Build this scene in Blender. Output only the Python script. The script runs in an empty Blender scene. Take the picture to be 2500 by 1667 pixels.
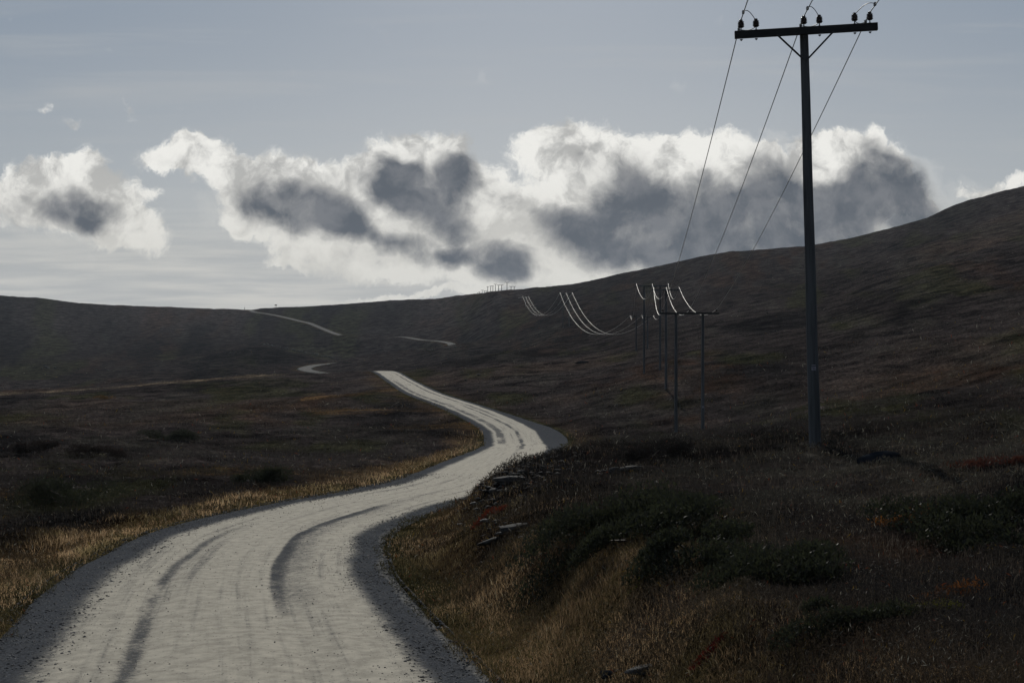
import bpy, math, random
import numpy as np
from mathutils import Vector, Matrix
random.seed(7); RNG = np.random.default_rng(11)
PI = math.pi
F = 3472.0; CU = 1250.0; CV = 833.5          # focal length and optical centre, in photo pixels
SUN_EL, SUN_AZ = 27.0, 1.5
HAZE = 0.00005
scene = bpy.context.scene
col = scene.collection

# ------------------------------------------------------------------ helpers
def mesh_np(name, V, faces, mat=None, parent=None, smooth=False, colattr=None, uv=None):
    me = bpy.data.meshes.new(name)
    V = np.asarray(V, dtype=np.float32); faces = np.asarray(faces, dtype=np.int32)
    n, k = faces.shape
    me.vertices.add(len(V)); me.vertices.foreach_set('co', V.ravel())
    me.loops.add(n*k); me.loops.foreach_set('vertex_index', faces.ravel())
    me.polygons.add(n)
    me.polygons.foreach_set('loop_start', np.arange(0, n*k, k, dtype=np.int32))
    me.polygons.foreach_set('loop_total', np.full(n, k, dtype=np.int32))
    if smooth: me.polygons.foreach_set('use_smooth', np.ones(n, dtype=bool))
    me.update(calc_edges=True)
    if colattr is not None:
        a = me.color_attributes.new('tint', 'FLOAT_COLOR', 'POINT')
        c = np.ones((len(V), 4), dtype=np.float32); c[:, :3] = colattr
        a.data.foreach_set('color', c.ravel())
    if uv is not None:
        l = me.uv_layers.new(name='road_uv')
        l.data.foreach_set('uv', np.asarray(uv, dtype=np.float32)[faces.ravel()].ravel())
    if mat: me.materials.append(mat)
    o = bpy.data.objects.new(name, me); col.objects.link(o)
    if parent: o.parent = parent
    return o
def empty(name, loc=(0, 0, 0), rot=(0, 0, 0)):
    o = bpy.data.objects.new(name, None); col.objects.link(o)
    o.location = loc; o.rotation_euler = rot; o.empty_display_size = 0.3
    return o
def tag(o, label=None, cat=None, group=None, kind=None):
    if label: o['label'] = label
    if cat: o['category'] = cat
    if group: o['group'] = group
    if kind: o['kind'] = kind
    return o
class MB:
    def __init__(s): s.v = []; s.f = []
    def quadmesh(s, V, Fq):
        b = len(s.v); s.v += [tuple(p) for p in V]; s.f += [tuple(b+i for i in q) for q in Fq]
    def box(s, c, size, rot=None):
        hx, hy, hz = [a/2 for a in size]
        M = rot or Matrix.Identity(3)
        P = [Vector(c)+M @ Vector((x*hx, y*hy, z*hz)) for x in (-1, 1) for y in (-1, 1) for z in (-1, 1)]
        s.quadmesh(P, [(0,1,3,2),(4,6,7,5),(0,4,5,1),(2,3,7,6),(0,2,6,4),(1,5,7,3)])
    def tube(s, pts, rad, n=8, cap=True):
        pts = [Vector(p) for p in pts]; rings = []
        for i, p in enumerate(pts):
            d = (pts[min(i+1, len(pts)-1)]-pts[max(i-1, 0)]).normalized()
            up = Vector((0, 0, 1)) if abs(d.z) < 0.9 else Vector((1, 0, 0))
            a = d.cross(up).normalized(); b = d.cross(a).normalized()
            r = rad[i] if hasattr(rad, '__len__') else rad
            rings.append([p+a*math.cos(2*PI*k/n)*r+b*math.sin(2*PI*k/n)*r for k in range(n)])
        V = [q for R in rings for q in R]; Fq = []
        for i in range(len(rings)-1):
            for k in range(n): Fq.append((i*n+k, i*n+(k+1) % n, (i+1)*n+(k+1) % n, (i+1)*n+k))
        if cap: Fq.append(tuple(range(n))); Fq.append(tuple((len(rings)-1)*n+k for k in reversed(range(n))))
        s.quadmesh(V, Fq)
    def lathe(s, c, prof, n=16):
        c = Vector(c); V = []; Fq = []
        for r, z in prof:
            for k in range(n): V.append(c+Vector((r*math.cos(2*PI*k/n), r*math.sin(2*PI*k/n), z)))
        m = len(prof)
        for i in range(m-1):
            for k in range(n): Fq.append((i*n+k, i*n+(k+1) % n, (i+1)*n+(k+1) % n, (i+1)*n+k))
        Fq.append(tuple(reversed(range(n)))); Fq.append(tuple((m-1)*n+k for k in range(n)))
        s.quadmesh(V, Fq)
    def build(s, name, mat, parent=None, smooth=False):
        me = bpy.data.meshes.new(name); me.from_pydata([tuple(p) for p in s.v], [], s.f)
        if smooth:
            me.polygons.foreach_set('use_smooth', [len(p.vertices) <= 4 for p in me.polygons])
        me.update(); me.materials.append(mat)
        o = bpy.data.objects.new(name, me); col.objects.link(o)
        if parent: o.parent = parent
        return o

def sst(a, b, x):
    t = np.clip((x-a)/(b-a), 0, 1); return t*t*(3-2*t)
def _hash(ix, iy, seed):
    h = (ix.astype(np.int64)*374761393 + iy.astype(np.int64)*668265263 + seed*1442695041) & 0x7fffffff
    h = ((h ^ (h >> 13))*1274126177) & 0x7fffffff
    h = (h ^ (h >> 16)) & 0xffff
    return h.astype(np.float32)/65535.0
def vnoise(x, y, seed=0):
    ix = np.floor(x); iy = np.floor(y); fx = x-ix; fy = y-iy
    fx = fx*fx*fx*(fx*(fx*6-15)+10); fy = fy*fy*fy*(fy*(fy*6-15)+10)
    a = _hash(ix, iy, seed); b = _hash(ix+1, iy, seed); c = _hash(ix, iy+1, seed); d = _hash(ix+1, iy+1, seed)
    return ((a*(1-fx)+b*fx)*(1-fy)+(c*(1-fx)+d*fx)*fy)*2-1
def fbm(x, y, seed=0, o=3, g=0.5):
    r = 0; a = 1.0; t = 0
    for i in range(o):
        r = r+a*vnoise(x*2**i*(1+.03*i)+17.3*i, y*2**i+9.1*i, seed+i); t += a; a *= g
    return r/t

# ------------------------------------------------------------------ terrain lattice
NEAR_D = [2, 8, 14, 22, 32.6, 50, 75, 110, 150, 200]
NEAR = {
 2:   [(-600,-2.3),(1250,-2.05),(3100,-1.8)],
 8:   [(-600,-2.9),(600,-2.9),(1100,-2.65),(1250,-2.35),(1600,-2.1),(2500,-1.9),(3100,-1.8)],
 14:  [(-600,-3.25),(1050,-3.3),(1250,-2.95),(1400,-2.55),(1600,-2.3),(2000,-2.1),(2500,-1.9),(3100,-1.7)],
 22:  [(-600,-3.7),(1000,-3.75),(1150,-3.3),(1300,-2.65),(1600,-2.45),(2000,-2.25),(2500,-1.95),(3100,-1.4)],
 32.6:[(-600,-4.3),(980,-4.35),(1100,-3.9),(1200,-3.3),(1300,-2.95),(1600,-2.75),(1990,-2.46),(2500,-1.9),(3100,-1.0)],
 50:  [(-600,-5.3),(1150,-5.0),(1240,-4.4),(1300,-3.95),(1350,-3.75),(1600,-3.7),(2000,-3.2),(2250,-3.1),(2500,-2.7),(3100,-1.5)],
 75:  [(-600,-6.3),(1250,-6.4),(1300,-6.1),(1400,-5.5),(1600,-5.3),(2000,-4.2),(2250,-3.6),(2500,-2.7),(3100,0)],
 110: [(-600,-7.4),(900,-7.6),(1300,-7.9),(1600,-7.1),(1700,-6.9),(2000,-4.6),(2250,-3.2),(2500,-1.0),(3100,3.5)],
 150: [(-600,-8.6),(0,-8.2),(500,-7.6),(900,-7.3),(1300,-7.2),(1450,-6.0),(1625,-4.3),(2000,-2.4),(2250,0),(2500,2.6),(3100,9)],
 200: [(-600,-9.6),(0,-8.7),(500,-7.7),(900,-6.9),(1300,-5.7),(1440,-4.5),(1600,-2.5),(2000,1),(2250,4.4),(2500,7.5),(3100,16)],
}
FAR = {
 -600:[(290,985),(340,992),(420,975),(520,945),(620,905),(740,860),(860,800),(1000,735),(1150,690)],
 0:   [(290,960),(340,967),(420,955),(520,930),(620,900),(740,868),(860,815),(1000,760),(1150,721)],
 250: [(290,945),(340,950),(420,937),(520,915),(620,890),(740,860),(860,820),(1000,775),(1150,743)],
 500: [(290,925),(340,930),(420,915),(520,890),(620,868),(740,845),(860,812),(1000,777),(1150,752.5)],
 650: [(290,914),(340,922),(420,908),(520,882),(600,846),(660,853),(740,838),(860,808),(1000,772),(1150,750)],
 740: [(290,911),(340,920),(420,913),(460,901),(520,886),(600,862),(660,867),(740,838),(860,806),(1000,770),(1150,748)],
 820: [(290,909.5),(340,922),(420,920),(460,907),(520,887),(600,882),(660,876),(730,816),(770,823),(830,815),(920,786),(1000,768),(1150,746)],
 950: [(290,905.5),(340,925),(420,905),(520,862),(560,869),(650,868),(730,820),(770,826),(860,785),(1000,755),(1150,733)],
 1033:[(290,898),(340,905),(420,890),(520,851),(560,866),(625,864),(685,831),(730,819),(800,790),(900,757),(1050,725)],
 1100:[(290,891),(340,893),(420,874),(520,842),(560,862),(625,860),(668,839),(730,805),(800,775),(900,742),(1000,718.6)],
 1250:[(290,878),(340,870),(420,850),(520,825),(600,803),(700,762),(760,725),(800,708)],
 1382:[(290,872),(340,860),(420,815),(463,790),(520,782),(600,762),(700,722),(800,695)],
 1440:[(290,862),(330,852),(420,800),(520,765),(650,718),(790,683)],
 1600:[(290,825),(420,765),(520,730),(640,684),(780,650)],
 1800:[(290,780),(420,710),(560,655),(750,611)],
 2000:[(290,745),(420,685),(560,630),(720,595)],
 2250:[(290,665),(420,610),(560,565),(710,538)],
 2500:[(290,610),(420,555),(560,500),(700,457)],
 3100:[(290,480),(420,420),(560,370),(700,330)],
}
SKY_PX = [(-600,690),(0,721),(45,724),(101,727),(125,731),(181,739),(250,743),(319,746),(457,751.5),(560,754),(605,756),(640,752),(744,749.5),(800,745),(850,740),(957,733.5),(1063,729),
          (1111,722),(1160,718.5),(1222,711.5),(1257,708.5),(1329,703.5),(1403,693),(1488,674),(1594,651.6),(1700,628),(1786,613),(1860,609),(1966,601.7),
          (2073,582.5),(2179,557),(2264,535),(2339,503),(2424,476),(2500,457),(3100,330)]
def pchip(xk, yk, x):
    xk = np.asarray(xk, float); yk = np.asarray(yk, float)
    h = np.diff(xk); dl = np.diff(yk)/h; m = np.zeros(len(xk)); m[0] = dl[0]; m[-1] = dl[-1]
    for i in range(1, len(xk)-1):
        if dl[i-1]*dl[i] > 0:
            w1 = 2*h[i]+h[i-1]; w2 = h[i]+2*h[i-1]; m[i] = (w1+w2)/(w1/dl[i-1]+w2/dl[i])
    j = np.clip(np.searchsorted(xk, x)-1, 0, len(h)-1); t = np.clip((x-xk[j])/h[j], 0, 1); hh = h[j]
    return ((2*t**3-3*t**2+1)*yk[j]+(t**3-2*t**2+t)*hh*m[j]+(-2*t**3+3*t**2)*yk[j+1]+(t**3-t**2)*hh*m[j+1])
LU = np.arange(-600, 3101, 12.5); LD = np.linspace(math.log(1.0), math.log(9000), 760); DD = np.exp(LD)
cu = sorted(FAR)
sky_d = np.interp(LU, cu, [FAR[c][-1][0] for c in cu]); sky_v = np.interp(LU, [p[0] for p in SKY_PX], [p[1] for p in SKY_PX])
colz = []
for c in cu:
    ks = [(1.0, np.interp(c, *zip(*NEAR[2])))]+[(d, np.interp(c, *zip(*NEAR[d]))) for d in NEAR_D]+[(d, (CV-v)*d/F) for d, v in FAR[c]]
    ds, vs = FAR[c][-1]
    drop = 24 if 1050 < c < 1400 else 12
    ks += [(ds*1.08, (CV-vs-drop)*ds*1.08/F), (ds*1.9, (CV-vs-14-drop*.3)*ds*1.9/F), (4000, (CV-vs-60)*4000/F*.6), (9000, 5.0)]
    colz.append(pchip([math.log(k[0]) for k in ks], [k[1] for k in ks], LD))
colz = np.array(colz)
LZ = np.array([np.interp(LU, cu, colz[:, j]) for j in range(len(LD))]).T      # [u, d]
kern = np.exp(-0.5*(np.arange(-6, 7)/2.6)**2); kern /= kern.sum()
pad = np.pad(LZ, ((6, 6), (0, 0)), mode='edge')
LZ = sum(k*pad[i:i+len(LU)] for i, k in enumerate(kern))
for i in range(len(LU)):                                                      # skyline height trimmed to the ridge line
    zi = np.interp(math.log(sky_d[i]), LD, LZ[i]); dz = (CV-sky_v[i])*sky_d[i]/F-zi
    LZ[i] += dz*sst(0.72*sky_d[i], sky_d[i], DD)*(DD/sky_d[i])**.5*(1-sst(3000, 8000, DD))

for i in range(len(LU)):                                                      # nothing behind the ridge rises above it
    vmin = np.where(DD > sky_d[i]*1.04, sky_v[i]+7, sky_v[i]+.3); LZ[i] = np.minimum(LZ[i], np.where(DD > 300, (CV-vmin)*DD/F, 1e9))
def lattice(u, ld):
    fu = np.clip((u-LU[0])/12.5, 0, len(LU)-1.001); fd = np.clip((ld-LD[0])/(LD[1]-LD[0]), 0, len(LD)-1.001)
    iu = fu.astype(int); idd = fd.astype(int); a = fu-iu; b = fd-idd
    return (LZ[iu, idd]*(1-a)+LZ[iu+1, idd]*a)*(1-b)+(LZ[iu, idd+1]*(1-a)+LZ[iu+1, idd+1]*a)*b
TC = math.radians(24)
def base_z(x, y):
    th = np.arctan2(x, y); r = np.hypot(x, y)+1e-6
    tcl = np.clip(th, -TC, TC); ld = np.log(np.maximum(r*np.cos(tcl), 1.0))
    z = lattice(CU+F*np.tan(tcl), ld)
    w = sst(math.radians(70), math.radians(175), np.abs(th))
    zo = 0.5*(lattice(CU+F*math.tan(TC)+0*th, ld)+lattice(CU-F*math.tan(TC)+0*th, ld))
    return z*(1-w)+zo*w

# ------------------------------------------------------------------ road centreline
ROAD = [(0.6,-8,-2.35),(0.1,0,-2.6),(-1.2,6,-2.9)]
for u, v, d in [(580,1667,13.75),(571,1500,18.3),(582,1400,22.8),(680,1300,30.3),(863,1240,37.8),(1110,1184,50.2),(1206,1132,69),(1262,1098,88),(1268,1080,110),
                (1246,1046,125),(1150,1000,150),(1038,960,190),(982,930,240),(936,906,290)]:
    ROAD.append(((u-CU)/F*d, d, (CV-v)/F*d))
for u, v, d in [(893,919,350),(835,921,395),(783,910,424),(752,904,447),(745,899,466),(768,892,492),(812,887,530),(880,880,560),(955,872,600),(1060,866,620),
                (1104,842,652),(1075,833,675),(1033,830,692),(982,822.5,722),(900,825,772),(850,821,805),(821,815,832),(792,804,862),(753,788,905),(738,785,925),(693,774,980),(652,766,1040),(621,761.5,1090),(609,756.5,1128),(600,757.5,1200),(590,765,1320)]:
    ROAD.append(((u-CU)/F*d, d, (CV-v)/F*d))
def catmull(P, n=14):
    P = [np.array(p, float) for p in P]; out = []
    for i in range(len(P)-1):
        p0 = P[max(i-1, 0)]; p1 = P[i]; p2 = P[i+1]; p3 = P[min(i+2, len(P)-1)]
        t0 = 0; t1 = np.linalg.norm(p1-p0)**.5 or 1e-3; t2 = t1+np.linalg.norm(p2-p1)**.5; t3 = t2+(np.linalg.norm(p3-p2)**.5 or 1e-3)
        if i == 0: t1 = 1e-3; p0 = p1-(p2-p1)*1e-3; 
        for k in range(n):
            t = t1+(t2-t1)*k/n
            a1 = (t1-t)/(t1-t0)*p0+(t-t0)/(t1-t0)*p1; a2 = (t2-t)/(t2-t1)*p1+(t-t1)/(t2-t1)*p2; a3 = (t3-t)/(t3-t2)*p2+(t-t2)/(t3-t2)*p3
            b1 = (t2-t)/(t2-t0)*a1+(t-t0)/(t2-t0)*a2; b2 = (t3-t)/(t3-t1)*a2+(t-t1)/(t3-t1)*a3
            out.append((t2-t)/(t2-t1)*b1+(t-t1)/(t2-t1)*b2)
    out.append(P[-1]); return np.array(out)
RC = catmull(ROAD, 24)
seg = np.hypot(*np.diff(RC[:, :2], axis=0).T); RT = np.concatenate([[0], np.cumsum(seg)])
RT = RT - np.interp(13.75, RC[:200, 1], RT[:200]) + 13.75
nR = int((RT[-1]-RT[0])/0.9)                                                 # resample evenly for distance queries
TT = np.linspace(RT[0], RT[-1], nR)
RX = np.interp(TT, RT, RC[:, 0]); RY = np.interp(TT, RT, RC[:, 1]); RZ = np.interp(TT, RT, RC[:, 2])
RZ = np.convolve(np.pad(RZ, 4, mode='edge'), np.ones(9)/9, mode='valid')
RDX = np.gradient(RX); RDY = np.gradient(RY); L = np.hypot(RDX, RDY); RDX /= L; RDY /= L
HWL = lambda t: 3.05-.9*sst(420, 560, t)
def HWR(t): return 2.72-.7*sst(420, 560, t)+1.6*np.exp(-((t-118)/22.)**2)
def road_query(x, y):
    """signed offset s (right positive), along-distance t, road height"""
    n = len(x); S = np.full(n, 999., np.float32); T = np.zeros(n, np.float32); Z = np.zeros(n, np.float32)
    # only test road samples inside a band of y
    order = np.argsort(y); ys = y[order]
    step = 6000
    for a in range(0, n, step):
        idx = order[a:a+step]; y0 = ys[a]-14; y1 = ys[min(a+step, n)-1]+14
        m = np.where((RY >= y0) & (RY <= y1))[0]
        if len(m) == 0: continue
        xx = x[idx]; yy = y[idx]
        ok = (xx > RX[m].min()-14) & (xx < RX[m].max()+14)
        if not ok.any(): continue
        ii = idx[ok]; xx = xx[ok].astype(np.float32); yy = yy[ok].astype(np.float32)
        mx = RX[m].astype(np.float32); my = RY[m].astype(np.float32)
        d2 = (xx[:, None]-mx[None])**2+(yy[:, None]-my[None])**2
        j = m[np.argmin(d2, axis=1)]
        dx = xx-RX[j]; dy = yy-RY[j]
        s = dx*RDY[j]-dy*RDX[j]; tt = dx*RDX[j]+dy*RDY[j]
        dist = np.hypot(dx, dy)
        S[ii] = np.where(np.abs(tt) < 1.2, s, np.sign(s)*dist); T[ii] = TT[j]+tt
        jn = np.clip(j+1, 0, nR-1); Z[ii] = RZ[j]+(RZ[jn]-RZ[j])*np.clip(tt/0.9, -1, 1)
    return S, T, Z
def hummock(x, y, d):
    z = (1.9-1.3*sst(600, 850, d))*fbm(x/55, y/70, 3, 2)*sst(120, 420, d)
    z += 0.6*fbm(x/15, y/20, 5, 2)*sst(45, 170, d)
    z += 0.24*fbm(x/4.2, y/5.5, 7, 3)*sst(5, 30, d)
    z += 0.13*fbm(x/1.3, y/1.6, 8, 3)*sst(3, 12, d)
    n = fbm(x/2.3, y/3.0, 31, 2)
    z += 0.17*np.clip(n-0.1, 0, 1)*sst(6, 22, d)
    return z
def ground(x, y, noise=True):
    x = np.asarray(x, float); y = np.asarray(y, float)
    shp = x.shape; x = x.ravel(); y = y.ravel()
    d = np.hypot(x, y); z = base_z(x, y)
    if noise: z = z+hummock(x, y, d)
    s, t, rz = road_query(x, y)
    hw = np.where(s < 0, HWL(t), HWR(t)); bl = 1.5+np.clip((t-60)*.03, 0, 7)
    # right bank by the bend stands steep and close to the carriageway
    w = 1-sst(hw-0.25, hw+bl, np.abs(s))
    z = z*(1-w)+(rz-0.02)*w
    # sheet is cut down beneath the gravel so the two never meet in one plane
    z = z-0.22*(1-sst(hw-0.8, hw-0.2, np.abs(s)))*(np.abs(s) < 50)
    return z.reshape(shp)
def g1(x, y): return float(ground(np.array([x]), np.array([y]))[0])
def hit(u, v, d0=5.0, d1=1500.0):
    ds = np.exp(np.linspace(math.log(d0), math.log(d1), 1600)); xs = (u-CU)/F*ds; z = ground(xs, ds)
    vv = CV-z/ds*F
    k = np.argmax(vv <= v)
    if vv[k] > v: k = len(ds)-1
    return float(xs[k]), float(ds[k]), float(z[k])
def hits(U, Vv, d0=5.0, d1=1500.0):
    return [hit(a, b, d0, d1) for a, b in zip(U, Vv)]

# ------------------------------------------------------------------ what grows where (surface colours, distance haze painted into the far ground)
def moor(x, y):
    d = np.hypot(x, y); u = CU+F*x/np.maximum(y, 1)
    s, t, _ = road_query(x, y)
    heath = np.array([.036, .0320, .0320]); rust = np.array([.050, .031, .022]); ochre = np.array([.135, .088, .042])
    green = np.array([.034, .038, .016]); grey = np.array([.046, .045, .040]); black = np.array([.012, .012, .013])
    sc = 1+d/120.
    n1 = fbm(x/(5*sc), y/(9*sc), 41, 4); n2 = fbm(x/(2.2*sc), y/(5*sc), 47, 4); n3 = fbm(x/(9*sc), y/(14*sc), 53, 3); n4 = fbm(x/(1.1*sc), y/(1.6*sc), 59, 3)
    c = np.tile(heath, (len(x), 1))
    def mix(c, k, w): w = np.clip(w, 0, 1)[:, None]; return c*(1-w)+k*w
    c = mix(c, black, sst(.05, .42, -n1)*.8)
    big = fbm(x/(20+d*.12), y/(24+d*.10), 43, 3); c = c*(1+.75*np.clip(big*1.6, -.9, 1))[:, None]; c = mix(c, np.array([.052, .038, .028]), sst(.15, .5, big)*.6)
    c = mix(c, grey, sst(.12, .5, n2)*.5)
    c = mix(c, rust, sst(.08, .45, n3)*sst(-.2, .4, n4)*.65)
    c = mix(c, green, sst(.2, .55, fbm(x/(3*sc), y/(5*sc), 61, 3))*.6)
    far = sst(120, 500, d)[:, None]; c = c*(1-far)+(c*.85+np.array([.009, .0088, .0092]))*far  # far ground paled: distance haze put into the colour
    track = np.exp(-((d-289+6*fbm(u/160, u*0, 77, 2))/9)**2)*(1-sst(640, 760, u)); c = mix(c, np.array([.17, .14, .10]), track*.8*(.9+fbm(x/7, y/7, 78, 2)))
    # dead grass on the verges and over the near bank
    ed = np.where(s < 0, np.abs(s)-HWL(t), np.abs(s)-HWR(t)); nn = fbm(x/2.5, y/4, 67, 3)
    verge = (1-sst(.6, 3.0+1.2*nn, ed))*(ed < 8)
    vl = verge*np.where(s < 0, 1.0, .45)*(1-sst(75, 140, t)*.65)
    c = mix(c, ochre, vl*(.55+.5*nn))
    c = mix(c, green, (1-sst(-.1, .6, ed))*(ed < 5)*.6)
    bank = sst(950, 1080, u)*(1-sst(1650, 1900, u))*(1-sst(14.5, 21, d+3*nn))*sst(-.5, .35, fbm(x/1.7, y/2.6, 71, 3)+.15)
    c = mix(c, np.array([.085, .068, .032]), bank*.8)
    strip = sst(.12, .42, fbm(x/26, y/7.5, 73, 3))*(s < 0)*sst(30, 50, d)*(1-sst(160, 300, d))
    c = mix(c, ochre*.75, strip*.8)
    soil = sst(1130, 1200, u)*(1-sst(1380, 1450, u))*sst(19, 24, d)*(1-sst(52, 60, d))*(s > 2.6)*sst(-.5, .2, fbm(x/.7, y/1.5, 74, 3)+.2); c = mix(c, black, soil*.8)
    lich = sst(1750, 2000, u)*sst(16, 19, d)*(1-sst(30, 42, d))*sst(-.2, .3, n4)
    c = mix(c, grey*1.25, lich*.7)
    return c, s, t, ed, np.clip(vl, 0, 1), np.clip(bank, 0, 1), lich

# ------------------------------------------------------------------ materials
def mat(name):
    m = bpy.data.materials.new(name); m.use_nodes = True; nt = m.node_tree; nt.nodes.clear()
    return m, nt
class NT:
    def __init__(s, nt): s.nt = nt
    def n(s, t, **kw):
        nd = s.nt.nodes.new(t)
        for k, v in kw.items(): setattr(nd, k, v)
        return nd
    def put(s, sock, v):
        if isinstance(v, bpy.types.NodeSocket): s.nt.links.new(v, sock)
        elif v is not None: sock.default_value = v
    def math(s, op, a, b=None, c=None, clamp=False):
        nd = s.n('ShaderNodeMath', operation=op, use_clamp=clamp)
        s.put(nd.inputs[0], a)
        if b is not None: s.put(nd.inputs[1], b)
        if c is not None: s.put(nd.inputs[2], c)
        return nd.outputs[0]
    def mix(s, f, a, b, blend='MIX'):
        nd = s.n('ShaderNodeMix', data_type='RGBA', blend_type=blend)
        s.put(nd.inputs[0], f); s.put(nd.inputs[6], a); s.put(nd.inputs[7], b); return nd.outputs[2]
    def rng(s, v, a, b, c=0.0, d=1.0, smooth=True):
        nd = s.n('ShaderNodeMapRange', interpolation_type='SMOOTHSTEP' if smooth else 'LINEAR')
        for i, q in enumerate((v, a, b, c, d)): s.put(nd.inputs[i], q)
        return nd.outputs[0]
    def noise(s, vec, scale, detail=4, rough=.55, dist=0.0, col=False):
        nd = s.n('ShaderNodeTexNoise'); s.put(nd.inputs['Vector'], vec); nd.inputs['Scale'].default_value = scale
        nd.inputs['Detail'].default_value = detail; nd.inputs['Roughness'].default_value = rough; nd.inputs['Distortion'].default_value = dist
        return nd.outputs['Color' if col else 'Fac']
def rgb(r, g, b): return (r, g, b, 1.0)

def mat_simple(name, c, rough=.7, metal=0, spec=.5, noise_scale=None, c2=None, stretch=(1, 1, 1), bump=0):
    m, nt = mat(name); N = NT(nt); out = N.n('ShaderNodeOutputMaterial'); p = N.n('ShaderNodeBsdfPrincipled')
    nt.links.new(p.outputs[0], out.inputs[0]); p.inputs['Roughness'].default_value = rough; p.inputs['Metallic'].default_value = metal
    p.inputs['Specular IOR Level'].default_value = spec; p.inputs['Base Color'].default_value = rgb(*c)
    if noise_scale:
        tc = N.n('ShaderNodeTexCoord'); mp = N.n('ShaderNodeMapping'); mp.inputs['Scale'].default_value = stretch
        nt.links.new(tc.outputs['Object'], mp.inputs[0]); f = N.noise(mp.outputs[0], noise_scale, 6, .65)
        N.put(p.inputs['Base Color'], N.mix(N.rng(f, .35, .65), rgb(*c), rgb(*(c2 or c))))
        if bump:
            b = N.n('ShaderNodeBump'); b.inputs['Strength'].default_value = bump; b.inputs['Distance'].default_value = .01
            nt.links.new(f, b.inputs['Height']); nt.links.new(b.outputs[0], p.inputs['Normal'])
    return m
M_wood = mat_simple('weathered_pole_timber', (.125, .136, .145), .85, 0, .2, 6, (.060, .066, .071), (1, 1, .06), .5)
M_arm = mat_simple('tarred_crossarm_timber', (.032, .034, .036), .8, 0, .3, 8, (.020, .021, .022), (.08, 1, 1), .4)
M_steel = mat_simple('galvanised_steel', (.06, .065, .07), .5, .6)
M_cer = mat_simple('brown_glazed_porcelain', (.035, .022, .018), .18, 0, .6)
M_wire = mat_simple('aluminium_conductor', (.66, .66, .64), .56, .9)
M_plate = mat_simple('enamel_plate', (.30, .30, .36), .4)
M_ink = mat_simple('plate_lettering', (.03, .03, .05), .6)
M_rock = mat_simple('pale_lichen_rock', (.075, .075, .073), .9, 0, .1, 9, (.03, .03, .031), (1, 1, 1), .8)
M_rockd = mat_simple('blue_grey_rock', (.022, .026, .033), 1, 0, .0, 5, (.014, .016, .02), (1, 1, 1), .8)
M_scree = mat_simple('slaty_scree', (.09, .09, .088), .85, 0, .2, 2, (.022, .022, .024))
M_stem = mat_simple('woody_stems', (.05, .038, .028), .8)

def mat_veg(name, trans=.35, gloss=.0, sat=1.0):
    m, nt = mat(name); N = NT(nt); out = N.n('ShaderNodeOutputMaterial')
    a = N.n('ShaderNodeAttribute', attribute_name='tint')
    c = a.outputs['Color']
    d = N.n('ShaderNodeBsdfDiffuse'); t = N.n('ShaderNodeBsdfTranslucent'); mx = N.n('ShaderNodeMixShader')
    N.put(d.inputs[0], c); N.put(t.inputs[0], c); mx.inputs[0].default_value = trans
    nt.links.new(d.outputs[0], mx.inputs[1]); nt.links.new(t.outputs[0], mx.inputs[2]); last = mx.outputs[0]
    if gloss:
        g = N.n('ShaderNodeBsdfGlossy'); g.inputs['Roughness'].default_value = .45; g.inputs[0].default_value = rgb(.6, .6, .6)
        m2 = N.n('ShaderNodeMixShader'); m2.inputs[0].default_value = gloss
        nt.links.new(last, m2.inputs[1]); nt.links.new(g.outputs[0], m2.inputs[2]); last = m2.outputs[0]
    nt.links.new(last, out.inputs[0]); return m
M_heath = mat_veg('heather_sprigs', .30, .012)
M_grass = mat_veg('dry_grass_blades', .45, .02)
M_leaf = mat_veg('shrub_leaves', .35, .03)

def mat_terrain():
    m, nt = mat('moor_ground'); N = NT(nt); out = N.n('ShaderNodeOutputMaterial'); p = N.n('ShaderNodeBsdfPrincipled')
    nt.links.new(p.outputs[0], out.inputs[0]); p.inputs['Roughness'].default_value = 1.0; p.inputs['Specular IOR Level'].default_value = .0
    a = N.n('ShaderNodeAttribute', attribute_name='tint'); g = N.n('ShaderNodeNewGeometry'); P = g.outputs['Position']
    f1 = N.noise(P, 3.2, 6, .7); f2 = N.noise(P, .22, 7, .72)
    c = N.mix(N.rng(f1, .30, .72), rgb(.15, .15, .16), rgb(2.0, 1.95, 1.9)); c2 = N.mix(N.rng(f2, .34, .68), rgb(.3, .3, .32), rgb(1.8, 1.72, 1.65))
    cc = N.mix(1.0, N.mix(1.0, a.outputs['Color'], c, 'MULTIPLY'), c2, 'MULTIPLY')
    N.put(p.inputs['Base Color'], cc)
    b = N.n('ShaderNodeBump'); b.inputs['Strength'].default_value = .7; b.inputs['Distance'].default_value = .25
    nt.links.new(N.noise(P, 1.6, 9, .72), b.inputs['Height']); nt.links.new(b.outputs[0], p.inputs['Normal'])
    return m

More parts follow.
